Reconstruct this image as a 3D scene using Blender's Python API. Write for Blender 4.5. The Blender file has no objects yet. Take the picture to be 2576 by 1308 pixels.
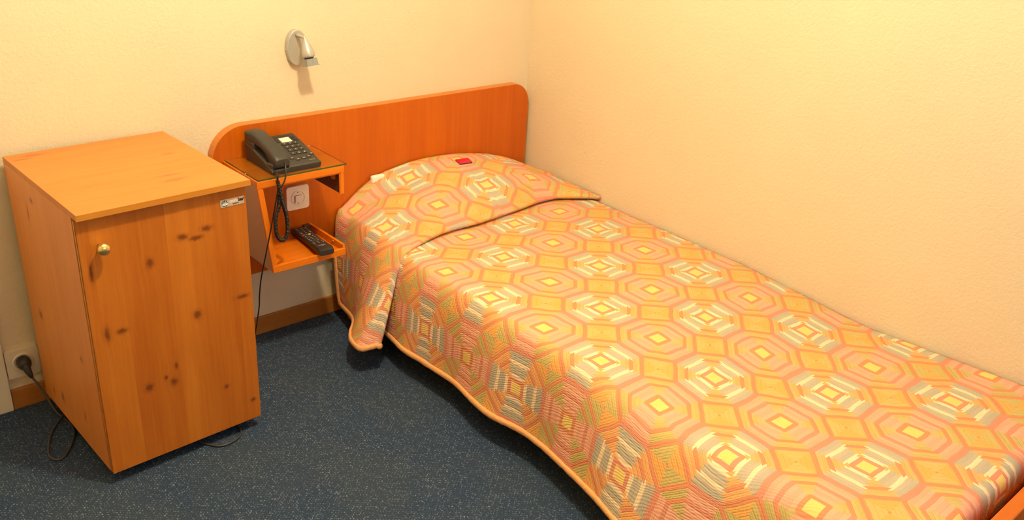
import bpy, bmesh, math, random
from mathutils import Vector, Matrix, noise
random.seed(7)
S = bpy.context.scene
COL = S.collection
PI = math.pi

# ------------------------------------------------------------------ camera
CAM = Vector((-2.33645, -2.5036, 1.53098))
yaw, pitch, roll = -0.74655, -0.42771, 0.06407
fwd = Vector((-math.sin(yaw)*math.cos(pitch), math.cos(yaw)*math.cos(pitch), math.sin(pitch)))
rgt = Vector((math.cos(yaw), math.sin(yaw), 0)); up = rgt.cross(fwd)
r2 = rgt*math.cos(roll)+up*math.sin(roll); u2 = -rgt*math.sin(roll)+up*math.cos(roll)
cd = bpy.data.cameras.new('camera'); cam = bpy.data.objects.new('camera', cd); COL.objects.link(cam)
cam.matrix_world = Matrix(((r2.x, u2.x, -fwd.x, CAM.x), (r2.y, u2.y, -fwd.y, CAM.y), (r2.z, u2.z, -fwd.z, CAM.z), (0, 0, 0, 1)))
cd.sensor_width = 36; cd.lens = 2239.9/2576*36; cd.clip_start = 0.02
S.camera = cam

# ------------------------------------------------------------------ light, world, exposure
LIGHT_POS = (-1.32, -1.18, 2.12)
LIGHT_COL = (1.0, 0.80, 0.47)
LIGHT_STRENGTH = 615
w = bpy.data.worlds.new('world'); S.world = w; w.use_nodes = True
w.node_tree.nodes['Background'].inputs[0].default_value = (0.62, 0.80, 1.0, 1)
w.node_tree.nodes['Background'].inputs[1].default_value = 3.4
S.view_settings.view_transform = 'Standard'; S.view_settings.look = 'None'
S.view_settings.gamma = 1; S.view_settings.use_curve_mapping = False
S.view_settings.exposure = 0.0

# ------------------------------------------------------------------ node helpers
class E:
    """tiny expression wrapper over math nodes"""
    def __init__(s, nt, sock): s.nt, s.s = nt, sock
    def _m(s, op, *a, clamp=False):
        n = s.nt.nodes.new('ShaderNodeMath'); n.operation = op; n.use_clamp = clamp
        for i, v in enumerate((s,)+a):
            if isinstance(v, E): s.nt.links.new(v.s, n.inputs[i])
            else: n.inputs[i].default_value = float(v)
        return E(s.nt, n.outputs[0])
    def __add__(s, o): return s._m('ADD', o)
    def __radd__(s, o): return s._m('ADD', o)
    def __sub__(s, o): return s._m('SUBTRACT', o)
    def __rsub__(s, o): return (s*-1)+o
    def __mul__(s, o): return s._m('MULTIPLY', o)
    def __rmul__(s, o): return s._m('MULTIPLY', o)
    def __truediv__(s, o): return s._m('DIVIDE', o)
    def gt(s, o): return s._m('GREATER_THAN', o)
    def lt(s, o): return s._m('LESS_THAN', o)
    def max(s, o): return s._m('MAXIMUM', o)
    def min(s, o): return s._m('MINIMUM', o)
    def abs(s): return s._m('ABSOLUTE')
    def floor(s): return s._m('FLOOR')
    def fract(s): return s._m('FRACT')
    def sin(s): return s._m('SINE')
    def sqrt(s): return s._m('SQRT')
    def pow(s, o): return s._m('POWER', o)
    def mod(s, o): return s._m('FLOORED_MODULO', o)
    def clamp(s): return s._m('ADD', 0, clamp=True)
    def sstep(s, a, b):
        n = s.nt.nodes.new('ShaderNodeMapRange'); n.interpolation_type = 'SMOOTHSTEP'
        s.nt.links.new(s.s, n.inputs[0]); n.inputs[1].default_value = a; n.inputs[2].default_value = b
        return E(s.nt, n.outputs[0])

def newmat(name, col=(.8, .8, .8), rough=.5, metal=0, spec=.5):
    m = bpy.data.materials.new(name); m.use_nodes = True
    b = m.node_tree.nodes['Principled BSDF']
    b.inputs['Base Color'].default_value = (*col, 1); b.inputs['Roughness'].default_value = rough
    b.inputs['Metallic'].default_value = metal; b.inputs['Specular IOR Level'].default_value = spec
    return m
def coords(nt, which='Object'):
    t = nt.nodes.new('ShaderNodeTexCoord'); return t.outputs[which]
def sep(nt, sock):
    n = nt.nodes.new('ShaderNodeSeparateXYZ'); nt.links.new(sock, n.inputs[0]); return [E(nt, n.outputs[i]) for i in range(3)]
def comb(nt, x, y, z):
    n = nt.nodes.new('ShaderNodeCombineXYZ')
    for i, v in enumerate((x, y, z)):
        if isinstance(v, E): nt.links.new(v.s, n.inputs[i])
        else: n.inputs[i].default_value = v
    return n.outputs[0]
def noise_n(nt, vec, scale, detail=3, rough=.5):
    n = nt.nodes.new('ShaderNodeTexNoise'); nt.links.new(vec, n.inputs['Vector'])
    n.inputs['Scale'].default_value = scale; n.inputs['Detail'].default_value = detail; n.inputs['Roughness'].default_value = rough
    return E(nt, n.outputs['Fac'])
def mixc(nt, fac, a, b, mode='MIX'):
    n = nt.nodes.new('ShaderNodeMix'); n.data_type = 'RGBA'; n.blend_type = mode
    if isinstance(fac, E): nt.links.new(fac.s, n.inputs[0])
    else: n.inputs[0].default_value = fac
    for i, v in ((6, a), (7, b)):
        if isinstance(v, tuple): n.inputs[i].default_value = (*v, 1)
        else: nt.links.new(v, n.inputs[i])
    return n.outputs[2]
def bump(nt, h, strength, dist, bsdf=None):
    n = nt.nodes.new('ShaderNodeBump'); n.inputs['Strength'].default_value = strength; n.inputs['Distance'].default_value = dist
    nt.links.new(h.s, n.inputs['Height'])
    nt.links.new(n.outputs[0], (bsdf or nt.nodes['Principled BSDF']).inputs['Normal'])

# ------------------------------------------------------------------ materials
def wall_mat(name, col, amp=.0022):
    m = newmat(name, col, .85, spec=.2); nt = m.node_tree; c = coords(nt)
    n1 = noise_n(nt, c, 95, 4, .6); n2 = noise_n(nt, c, 240, 3, .6); n3 = noise_n(nt, c, 3.0, 2)
    dark = tuple(v*.93 for v in col)
    nt.links.new(mixc(nt, n3, dark, col), nt.nodes['Principled BSDF'].inputs['Base Color'])
    bump(nt, n1*.7+n2*.3, 1.0, amp*1.4); return m
M = {}
M['wall'] = wall_mat('cream_plaster', (.75, .645, .465))
M['ceiling'] = wall_mat('ceiling_paint', (.86, .84, .78))
M['casing'] = newmat('painted_casing', (.72, .66, .52), .55)

def carpet_mat():
    m = newmat('blue_carpet', (.05, .07, .12), .95, spec=.15); nt = m.node_tree; c = coords(nt)
    x, y, z = sep(nt, c)
    P = 0.0062
    jx = noise_n(nt, c, 240, 1)-.5; jy = noise_n(nt, comb(nt, x+3.1, y+1.7, 0), 240, 1)-.5
    col = (x/P).floor()
    yy = y/P*.62+col.mod(2)*.5
    ax = ((x/P).fract()-.5+jx*2.0); ay = (yy.fract()-.5+jy*1.8)
    d = (ax*ax+ay*ay*1.4).sqrt()
    wn = nt.nodes.new('ShaderNodeTexWhiteNoise'); wn.noise_dimensions = '2D'
    nt.links.new(comb(nt, col, yy.floor(), 0), wn.inputs['Vector']); rnd = E(nt, wn.outputs['Value'])
    fleck = (1-d.sstep(.10, .30))*rnd.sstep(.1, .75)
    n2 = noise_n(nt, c, 420, 3, .7); n3 = noise_n(nt, c, 4, 3)
    base = mixc(nt, n2.sstep(.3, .75), (.008, .021, .058), (.056, .092, .160))
    base = mixc(nt, n3.sstep(.35, .65)*.35, base, (.05, .065, .085))
    base = mixc(nt, fleck*.75, base, (.30, .36, .44))
    nt.links.new(base, nt.nodes['Principled BSDF'].inputs['Base Color'])
    bump(nt, n2*.6+fleck*.5, .7, .003); return m
M['carpet'] = carpet_mat()

def wood_mat(name, light, dark, along=2, across=0, plank=0, knots=(), kaxes=(0, 2), rough=.38, grain=.5, scale=1.0, knotcol=(.27, .062, .008), spec=.45, seed=0.0):
    m = newmat(name, light, rough, spec=spec); nt = m.node_tree; c = coords(nt); ax = sep(nt, c)
    a = ax[along]; b = ax[across]; o = ax[3-along-across]
    dist = None
    for (ka, kb, ra, rb) in knots:
        dx = (ax[kaxes[0]]-ka)/ra; dz = (ax[kaxes[1]]-kb)/rb
        d = (dx*dx+dz*dz).sqrt()*.85; dist = d if dist is None else dist.min(d)
    # warp of grain near knots
    warp = ((1-(dist/4.0).clamp()).pow(2)*.010) if dist is not None else None
    bb = b+warp if warp is not None else b
    idx = ((b/plank)+seed).floor() if plank else None
    off = idx*1.37 if plank else seed
    v = comb(nt, bb*14*scale, a*1.1*scale+off, o*14*scale)
    n1 = noise_n(nt, v, 2.2, 4, .6)
    v2 = comb(nt, bb*90*scale, a*2.5*scale+off, o*90*scale)
    n2 = noise_n(nt, v2, 2.0, 3, .6)
    f = (n1.sstep(.25, .75)*.65+n2.sstep(.3, .7)*.35)
    if plank:
        wn = nt.nodes.new('ShaderNodeTexWhiteNoise'); wn.noise_dimensions = '1D'; nt.links.new(idx.s, wn.inputs['W'])
        f = f*.7+E(nt, wn.outputs['Value'])*.48-.08
    col = mixc(nt, (f*grain*2).clamp(), light, dark)
    if dist is not None:
        kn = noise_n(nt, c, 120, 3)
        dd = dist+(kn-.5)*.9
        halo = (1-dd.sstep(.7, 2.3))*.35
        col = mixc(nt, halo, col, tuple(v*.55 for v in dark))
        col = mixc(nt, (1-dd.sstep(.35, 1.3))*.85, col, knotcol)
    nt.links.new(col, nt.nodes['Principled BSDF'].inputs['Base Color'])
    bump(nt, n2, .15, .0006); return m

PL, PD = (.56, .185, .018), (.42, .112, .008)
door_knots = [(.156, .586, .008, .010), (.241, .632, .011, .007), (.305, .640, .012, .006), (.276, .622, .014, .005), (.26, .411, .009, .010),
              (.387, .425, .015, .005), (.035, .431, .006, .015), (.070, .429, .010, .006), (.117, .249, .009, .009), (.181, .241, .008, .009),
              (.162, .261, .004, .006), (.192, .285, .004, .008), (.321, .171, .006, .005), (.396, .098, .006, .005), (.273, .617, .003, .003), (.02, .60, .003, .02)]
M['pine_door'] = wood_mat('pine_door', PL, PD, 2, 0, .0585, door_knots, (0, 2), seed=.53, grain=.55, knotcol=(.16, .036, .005))
side_knots = [(-.185, .687, .008, .006), (-.14, .64, .004, .018), (-.087, .09, .004, .012), (-.375, .324, .006, .007), (-.16, .104, .008, .012), (-.33, .13, .004, .01), (-.09, .33, .010, .010)]
M['pine_side_lit'] = wood_mat('pine_side_lit', (.80, .30, .065), (.66, .22, .038), 2, 1, .065, side_knots, (1, 2), seed=.2, grain=.5)  # paler than the door: light on the side is put into the colour
top_knots = [(.273, -.399, .020, .006), (.276, -.359, .018, .004), (.065, -.03, .02, .006), (.345, -.20, .012, .004), (.03, -.05, .018, .004)]
M['pine_top'] = wood_mat('pine_top', (.66, .25, .050), (.56, .18, .028), 0, 1, .07, top_knots, (0, 1), seed=.6, grain=.5, knotcol=(.40, .12, .03), rough=.42)
M['edge'] = wood_mat('pine_edge', (.60, .25, .03), (.50, .18, .02), 0, 2, grain=.4)
M['veneer'] = wood_mat('red_orange_veneer', (.57, .130, .0020), (.45, .084, .0012), 2, 0, grain=.5, rough=.33, scale=.4)
M['veneer_edge'] = wood_mat('veneer_edge', (.62, .22, .035), (.54, .17, .022), 0, 2, grain=.35, rough=.4)
M['shelfwood'] = wood_mat('shelf_wood', (.78, .22, .006), (.62, .13, .004), 0, 1, grain=.45, rough=.33)
M['shelfwood_v'] = wood_mat('shelf_wood_upright', (.78, .22, .006), (.62, .13, .004), 2, 0, grain=.45, rough=.33)
M['grey_laminate'] = newmat('grey_brown_laminate', (.52, .43, .38), .6)
M['dark_inner'] = newmat('shaded_inner_face', (.10, .045, .03), .55)  # shade on the right panel's inner face, put into the colour
M['base_wood'] = wood_mat('baseboard_wood', (.42, .17, .03), (.34, .12, .02), 0, 2, grain=.5, rough=.45)
M['frame_wood'] = wood_mat('bed_frame_wood', (.62, .15, .010), (.48, .10, .006), 0, 2, grain=.5, rough=.35)
M['black'] = newmat('black_plastic', (.022, .022, .024), .42)
M['charcoal'] = newmat('charcoal_phone_plastic', (.036, .034, .032), .45)
def add_fine_bump(m, sc, s, d):
    nt = m.node_tree; bump(nt, noise_n(nt, coords(nt), sc, 2), s, d)
add_fine_bump(M['charcoal'], 900, .25, .0004)
M['key'] = newmat('phone_key', (.035, .033, .032), .4)
M['legend'] = newmat('pale_legend', (.62, .60, .50), .5)
M['gold_legend'] = newmat('gold_legend', (.62, .48, .16), .4)
M['paper'] = newmat('cream_paper', (.86, .80, .66), .6)
M['white_plastic'] = newmat('white_plastic', (.88, .82, .76), .4)
M['ivory'] = newmat('ivory_socket_plastic', (.70, .62, .50), .4)
M['grey_mark'] = newmat('switch_groove', (.30, .25, .22), .5)
M['cable'] = newmat('black_cable', (.010, .010, .010), .28)
M['grey_cable'] = newmat('grey_cable', (.045, .042, .040), .4)
M['silver'] = newmat('satin_silver', (.46, .46, .44), .36, .35)
M['silver_dark'] = newmat('dull_silver_reflector', (.33, .34, .33), .5, .3)
M['chrome'] = newmat('chrome', (.75, .73, .70), .15, 1)
M['brass'] = newmat('polished_brass', (.80, .62, .24), .27, .9)
M['glass_edge'] = newmat('green_glass_edge', (.03, .085, .02), .12)
M['badge'] = newmat('brushed_badge_metal', (.66, .62, .58), .35, .6)
M['badge_blue'] = newmat('badge_blue', (.03, .08, .15), .4)
M['badge_black'] = newmat('badge_black', (.02, .015, .012), .5)
M['badge_white'] = newmat('badge_white', (.9, .86, .78), .4)
M['red_btn'] = newmat('red_button', (.75, .03, .015), .35)
M['green_btn'] = newmat('green_button', (.03, .20, .08), .35)
M['yellow_btn'] = newmat('yellow_button', (.85, .62, .02), .35)
M['blue_btn'] = newmat('blue_button', (.02, .06, .40), .35)
M['linen'] = newmat('white_linen', (.86, .82, .76), .9, spec=.2)
M['red_foil'] = newmat('red_foil', (.70, .012, .035), .3, .1)
M['blue_foil'] = newmat('dark_blue_foil', (.02, .03, .12), .35)
M['under'] = newmat('dark_underside', (.02, .018, .016), .8)
M['white_foot'] = newmat('white_glide', (.75, .72, .66), .5)
gm = newmat('clear_glass', (.93, 1, .94), .02); gb = gm.node_tree.nodes['Principled BSDF']
gb.inputs['Transmission Weight'].default_value = 1; gb.inputs['IOR'].default_value = 1.45
M['glass'] = gm
em = newmat('lamp_globe', (1, .9, .7)); eb = em.node_tree.nodes['Principled BSDF']
eb.inputs['Emission Color'].default_value = (*LIGHT_COL, 1); eb.inputs['Emission Strength'].default_value = LIGHT_STRENGTH
M['globe'] = em

def quilt_mat():
    m = newmat('patchwork_quilt', (.8, .5, .3), .9, spec=.15); nt = m.node_tree
    uvn = nt.nodes.new('ShaderNodeUVMap'); uvn.uv_map = 'UVMap'
    U0, V0, _ = sep(nt, uvn.outputs[0])
    wob = noise_n(nt, uvn.outputs[0], 2.2, 2)-.5; wob2 = noise_n(nt, comb(nt, U0+5.3, V0+2.1, 0), 2.2, 2)-.5
    U = U0+wob*.07; V = V0+wob2*.07
    i = (U+.5).floor(); j = (V+.5).floor()
    fx = (U-i).abs()*2; fy = (V-j).abs()*2
    da = fx.max(fy); dd = (fx+fy)*(1/math.sqrt(2))
    par = (i+j).mod(2)
    L_ = [0, .385, .50, .61, .72, .82, .925]          # ring edges of every octagon, centre = 0, rim = 1
    gd = (dd-.36)*1.1125+.275; gd = gd+(dd-.76).max(0)*.054     # the corner strips are narrower than the side strips
    o_ = da.max(gd)
    lev = da*0
    for q in L_[1:]: lev = lev+o_.gt(q)
    def frac_of(v):
        out = v*0
        for q in range(1, 7):
            a_, b_ = L_[q], (L_+[1.0])[q+1]
            out = out+v.gt(a_)*v.lt(b_)*((v-a_)/(b_-a_))
        return out
    fr_o = frac_of(o_)
    snap = da*0                                        # strips meet in small steps, as pieced strips do
    LL = [0, .275]+L_[1:]+[1.0]
    for q in range(len(LL)-1):
        a_, b_ = LL[q], LL[q+1]; m_ = (a_+b_)/2
        snap = snap+da.gt(m_)*(b_-a_)
    isdiag = gd.gt(snap)
    cell = dd.gt(1.0)
    def ramp(cols, x):
        n = nt.nodes.new('ShaderNodeValToRGB'); n.color_ramp.interpolation = 'CONSTANT'
        el = n.color_ramp.elements
        for q in range(len(cols)):
            if q < 2: e = el[q]; e.position = q/len(cols)
            else: e = el.new(q/len(cols))
            e.color = (*cols[q], 1)
        nt.links.new(x.s, n.inputs[0]); return n.outputs[0]
    OR = (.87, .44, .18); OR2 = (.85, .41, .16); GR = (.60, .46, .17); GR2 = (.56, .43, .16); PK = (.87, .43, .30); PK2 = (.84, .40, .27)
    GY = (.49, .43, .33); GY2 = (.53, .45, .34); CR = (.90, .70, .46); BR = (.76, .29, .145); MV = (.74, .30, .20); YE = (.88, .63, .21)
    x8 = ((lev+.5)/7).clamp()
    Aa = ramp([CR, GY, GY2, CR, GY2, GY, MV], x8); Ad = ramp([OR2, OR, OR2, BR, OR2, OR, BR], x8)
    Ba = ramp([PK, PK2, PK, MV, PK, PK2, MV], x8); Bd = ramp([GR, GR, GR2, BR, GR, GR2, BR], x8)
    Ac = mixc(nt, isdiag, Aa, Ad); Bc = mixc(nt, isdiag, Ba, Bd)
    oc = mixc(nt, par, Ac, Bc)
    inner = da.lt(.275)*dd.lt(.36)
    icol = mixc(nt, dd.gt(.27), mixc(nt, par, MV, BR), BR)
    oc = mixc(nt, inner, oc, icol)
    oc = mixc(nt, da.lt(.165), oc, YE)
    # small squares between octagons
    a = (U.fract()-.5)*2; b = (V.fract()-.5)*2
    s = (a+b)*(1/math.sqrt(2)); t = (a-b)*(1/math.sqrt(2))
    cdist = s.abs().max(t.abs())
    hg = s.abs().gt(t.abs()+(cdist*0)); par2 = (U.floor()+V.floor()).mod(2)
    x2 = (hg-par2).abs()
    cc = mixc(nt, x2, GR, (.85, .42, .13))
    ring = (cdist/.115).fract()
    cc = mixc(nt, ring.lt(.12)*.4, cc, (.60, .36, .13))
    cc = mixc(nt, cdist.lt(.03), cc, BR)
    cc = mixc(nt, cdist.gt(.365), cc, BR)
    col = mixc(nt, cell, oc, cc)
    mott = noise_n(nt, uvn.outputs[0], 60, 3, .7)
    col = mixc(nt, .35, col, mixc(nt, mott, (.80, .80, .80), (1.15, 1.15, 1.15)), 'MULTIPLY')
    nt.links.new(col, nt.nodes['Principled BSDF'].inputs['Base Color'])
    # quilting relief: puffed strips crossed with fine ropes of stitching
    fr = fr_o*(1-cell)+ring*cell
    puff = (fr*PI).sin().abs().pow(.5)
    half = ((fr*2).fract()*PI).sin().abs().pow(.7)
    ropeA = ((U0*1.0+V0*.30+wob*.25)*54*PI).sin()*.5+.5
    ropeB = ((U0*.30-V0*1.0+wob2*.25)*54*PI).sin()*.5+.5
    h = puff*.45+half*.40+(ropeA*(1-isdiag)+ropeB*isdiag*.5+ropeA*isdiag*.5)*.42+noise_n(nt, uvn.outputs[0], 45, 3)*.3
    bump(nt, h, .5, .0030); return m
M['quilt'] = quilt_mat()
def border_mat():
    m = newmat('orange_border', (.84, .42, .17), .9, spec=.15); nt = m.node_tree; c = coords(nt)
    bump(nt, noise_n(nt, c, 160, 3), .7, .003); return m
M['border'] = border_mat()

# ------------------------------------------------------------------ mesh helpers
def link(name, me, mats, parent=None, smooth=False):
    o = bpy.data.objects.new(name, me); COL.objects.link(o)
    for m in (mats if isinstance(mats, (list, tuple)) else [mats]): me.materials.append(m)
    if parent: o.parent = parent
    if smooth:
        for p in me.polygons: p.use_smooth = True
    return o
def obj(name, bm, mat, parent=None, smooth=False):
    me = bpy.data.meshes.new(name); bmesh.ops.recalc_face_normals(bm, faces=bm.faces[:]); bm.to_mesh(me); bm.free()
    return link(name, me, mat, parent, smooth)
def tag(o, label, cat, group=None, kind=None):
    if label: o['label'] = label
    if cat: o['category'] = cat
    if group: o['group'] = group
    if kind: o['kind'] = kind
    return o
def empty(name, loc, label, cat, rotz=0):
    o = bpy.data.objects.new(name, None); COL.objects.link(o); o.location = loc; o.rotation_euler = (0, 0, rotz)
    o.empty_display_size = .05
    return tag(o, label, cat)
def add_box(bm, lo, hi, bev=0, seg=2, mat=None, mi=0):
    r = bmesh.ops.create_cube(bm, size=1); vs = r['verts']
    c = [(lo[i]+hi[i])/2 for i in range(3)]; d = [abs(hi[i]-lo[i]) for i in range(3)]
    for v in vs: v.co = Vector((v.co.x*d[0]+c[0], v.co.y*d[1]+c[1], v.co.z*d[2]+c[2]))
    fs = set(f for v in vs for f in v.link_faces)
    if bev:
        es = set(e for v in vs for e in v.link_edges)
        rr = bmesh.ops.bevel(bm, geom=list(es), offset=bev, segments=seg, affect='EDGES', profile=.5)
        vs = list(set(v for f in rr['faces'] for v in f.verts) | set(v for v in vs if v.is_valid))
    if mat is not None:
        for v in vs:
            if v.is_valid: v.co = mat @ v.co
    return vs
def box(name, lo, hi, m, parent=None, bev=0, seg=2, mat=None):
    bm = bmesh.new(); add_box(bm, lo, hi, bev, seg, mat); return obj(name, bm, m, parent)
def add_tube(bm, pts, r, n=10, caps=True):
    pts = [Vector(p) for p in pts]; rings = []; prev = None
    for k, p in enumerate(pts):
        t = (pts[min(k+1, len(pts)-1)]-pts[max(k-1, 0)]).normalized()
        if prev is None:
            a = Vector((0, 0, 1)) if abs(t.z) < .9 else Vector((1, 0, 0)); nrm = t.cross(a).normalized()
        else: nrm = (prev-t*prev.dot(t)).normalized()
        prev = nrm; bn = t.cross(nrm); rr = r[k] if isinstance(r, (list, tuple)) else r
        rings.append([bm.verts.new(p+(nrm*math.cos(q*2*PI/n)+bn*math.sin(q*2*PI/n))*rr) for q in range(n)])
    for A, B in zip(rings, rings[1:]):
        for q in range(n): bm.faces.new((A[q], A[(q+1) % n], B[(q+1) % n], B[q]))
    if caps: bm.faces.new(rings[0][::-1]); bm.faces.new(rings[-1])
def spline(pts, n=12):
    P = [Vector(p) for p in pts]; out = []
    for k in range(len(P)-1):
        p0, p1, p2, p3 = P[max(k-1, 0)], P[k], P[k+1], P[min(k+2, len(P)-1)]
        for q in range(n):
            t = q/n; out.append(.5*((2*p1)+(p2-p0)*t+(2*p0-5*p1+4*p2-p3)*t*t+(3*p1-p0-3*p2+p3)*t**3))
    out.append(P[-1]); return out
def tube(name, pts, r, m, parent=None, n=10):
    bm = bmesh.new(); add_tube(bm, pts, r, n); return obj(name, bm, m, parent, True)
def add_lathe(bm, prof, n=32, mat=Matrix()):
    rings = []
    for (r, z) in prof:
        if r < 1e-6: rings.append([bm.verts.new(mat @ Vector((0, 0, z)))])
        else: rings.append([bm.verts.new(mat @ Vector((r*math.cos(q*2*PI/n), r*math.sin(q*2*PI/n), z))) for q in range(n)])
    for A, B in zip(rings, rings[1:]):
        for q in range(n):
            a = [A[q % len(A)], A[(q+1) % len(A)]] if len(A) > 1 else [A[0]]
            b = [B[(q+1) % len(B)], B[q % len(B)]] if len(B) > 1 else [B[0]]
            f = a+b
            if len(f) > 2: bm.faces.new(f)
def lathe(name, prof, m, parent=None, mat=Matrix(), n=32):
    bm = bmesh.new(); add_lathe(bm, prof, n, mat); return obj(name, bm, m, parent, True)
def add_prism(bm, poly, d0, d1, mat=Matrix(), bev=0):
    """poly in local XZ, extruded along Y from d0 to d1"""
    A = [bm.verts.new(mat @ Vector((x, d0, z))) for x, z in poly]; B = [bm.verts.new(mat @ Vector((x, d1, z))) for x, z in poly]
    n = len(poly); fs = [bm.faces.new(A), bm.faces.new(B[::-1])]
    for q in range(n): fs.append(bm.faces.new((A[q], B[q], B[(q+1) % n], A[(q+1) % n])))
    if bev:
        es = list(fs[0].edges)+list(fs[1].edges)
        bmesh.ops.bevel(bm, geom=es, offset=bev, segments=2, affect='EDGES')
def rrect(x0, z0, x1, z1, r, n=6, rs=None):
    rs = rs or (r, r, r, r); pts = []
    for (cx, cz, a0), rr in zip(((x1, z1, 0), (x0, z1, 90), (x0, z0, 180), (x1, z0, 270)), rs):
        sx = -1 if cx == x1 else 1; sz = -1 if cz == z1 else 1
        for q in range(n+1):
            a = math.radians(a0+90*q/n); pts.append((cx+sx*rr+rr*math.cos(a), cz+sz*rr+rr*math.sin(a)))
            if rr == 0: break
    return pts
def text_mesh(name, s, size, m, parent, mat, bold=0.0, ext=.0002):
    c = bpy.data.curves.new(name, 'FONT'); c.body = s; c.size = size; c.extrude = ext; c.offset = bold; c.align_x = 'LEFT'
    t = bpy.data.objects.new('t', c); COL.objects.link(t)
    bpy.context.view_layer.update()
    me = bpy.data.meshes.new_from_object(t.evaluated_get(bpy.context.evaluated_depsgraph_get()))
    bpy.data.objects.remove(t); me.transform(mat); me.name = name
    return link(name, me, m, parent)
def interp(x, xs, ys):
    if xs[0] > xs[-1]: xs = xs[::-1]; ys = ys[::-1]
    if x <= xs[0]: return ys[0]
    if x >= xs[-1]: return ys[-1]
    for k in range(len(xs)-1):
        if xs[k] <= x <= xs[k+1]:
            h = xs[k+1]-xs[k]; t = (x-xs[k])/h
            m0 = (ys[k+1]-ys[k-1])/(xs[k+1]-xs[k-1]) if k > 0 else (ys[1]-ys[0])/(xs[1]-xs[0])
            m1 = (ys[k+2]-ys[k])/(xs[k+2]-xs[k]) if k+2 < len(xs) else (ys[-1]-ys[-2])/(xs[-1]-xs[-2])
            return (2*t**3-3*t*t+1)*ys[k]+(t**3-2*t*t+t)*h*m0+(-2*t**3+3*t*t)*ys[k+1]+(t**3-t*t)*h*m1

# ------------------------------------------------------------------ room shell
XL, YF, ZC = -3.1, -3.4, 2.5
def struct(name, lo, hi, m, bev=0):
    return tag(box(name, lo, hi, m, None, bev), None, None, kind='structure')
struct('floor', (XL-.1, YF-.1, -.1), (.1, .1, 0), M['carpet'])
struct('ceiling', (XL-.1, YF-.1, ZC), (.1, .1, ZC+.1), M['ceiling'])
struct('wall_back', (XL-.1, 0, 0), (.1, .1, ZC), M['wall'])
struct('wall_right', (0, YF-.1, 0), (.1, 0, ZC), M['wall'])
struct('wall_left', (XL-.1, YF-.1, 0), (XL, 0, ZC), M['wall'])
WX0, WX1, WZ0, WZ1 = -1.75, -.45, .95, 2.15     # window opening behind the camera: cool daylight
bm = bmesh.new()
for lo, hi in (((XL, YF-.1, 0), (WX0, YF, ZC)), ((WX1, YF-.1, 0), (0, YF, ZC)), ((WX0, YF-.1, 0), (WX1, YF, WZ0)), ((WX0, YF-.1, WZ1), (WX1, YF, ZC))): add_box(bm, lo, hi)
tag(obj('wall_front', bm, M['wall']), None, None, kind='structure')
bm = bmesh.new()
for lo, hi in (((WX0, YF-.07, WZ0), (WX0+.05, YF-.02, WZ1)), ((WX1-.05, YF-.07, WZ0), (WX1, YF-.02, WZ1)), ((WX0+.05, YF-.07, WZ0), (WX1-.05, YF-.02, WZ0+.05)), ((WX0+.05, YF-.07, WZ1-.05), (WX1-.05, YF-.02, WZ1)), (((WX0+WX1)/2-.03, YF-.07, WZ0+.05), ((WX0+WX1)/2+.03, YF-.02, WZ1-.05))): add_box(bm, lo, hi)
tag(obj('window_1', bm, M['casing']), None, None, kind='structure')
pd = bpy.data.lights.new('window_portal', 'AREA'); pd.shape = 'RECTANGLE'; pd.size = WX1-WX0; pd.size_y = WZ1-WZ0; pd.cycles.is_portal = True
po = bpy.data.objects.new('window_portal', pd); COL.objects.link(po); po.location = ((WX0+WX1)/2, YF-.11, (WZ0+WZ1)/2); po.rotation_euler = (PI/2, 0, 0)
struct('baseboard_back', (-1.93, -.012, 0), (-.013, 0, .0625), M['base_wood'], .002)
struct('baseboard_right', (-.012, YF, 0), (0, -.0, .0625), M['base_wood'], .002)
struct('trim_1', (-2.01, -.016, 0), (-1.931, 0, 2.08), M['casing'], .003)
struct('trim_2', (-2.90, -.016, 0), (-2.82, 0, 2.08), M['casing'], .003)
struct('trim_3', (-2.82, -.016, 2.0), (-2.01, 0, 2.08), M['casing'], .003)
dr = struct('door_1', (-2.818, -.010, .004), (-2.012, 0, 1.998), M['casing'])
lathe('door_handle', [(0, 0), (.026, 0), (.026, .006), (.010, .010), (.010, .035), (.022, .045), (.024, .060), (.012, .072), (0, .073)], M['brass'], dr,
      Matrix.Translation((-2.08, -.010, 1.0)) @ Matrix.Rotation(PI/2, 4, 'X'))

# ceiling lamp (above the picture): the lamp that lights the room
cl = empty('ceiling_lamp', (LIGHT_POS[0], LIGHT_POS[1], ZC), 'glowing globe lamp hanging from the ceiling in front of the cabinet', 'lamp')
lathe('canopy', [(0, 0), (.07, 0), (.065, -.02), (.006, -.03), (.006, LIGHT_POS[2]-ZC+.085), (.03, LIGHT_POS[2]-ZC+.08), (.03, LIGHT_POS[2]-ZC+.068), (0, LIGHT_POS[2]-ZC+.068)], M['silver'], cl)
bm = bmesh.new(); bmesh.ops.create_icosphere(bm, subdivisions=3, radius=.065, matrix=Matrix.Translation((0, 0, LIGHT_POS[2]-ZC)))
obj('globe', bm, M['globe'], cl, True)

# ------------------------------------------------------------------ minibar cabinet
cab = empty('minibar_cabinet', (-1.84584, -.030, 0), 'knotty pine minibar cabinet with brass knob, left of the headboard', 'cabinet', .04382)
W, ZB, ZT = .4160, .036, .75
box('top_panel', (0, -.4983, ZT-.0157), (.4221, 0, ZT), [M['pine_top']], cab, .0012)
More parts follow.
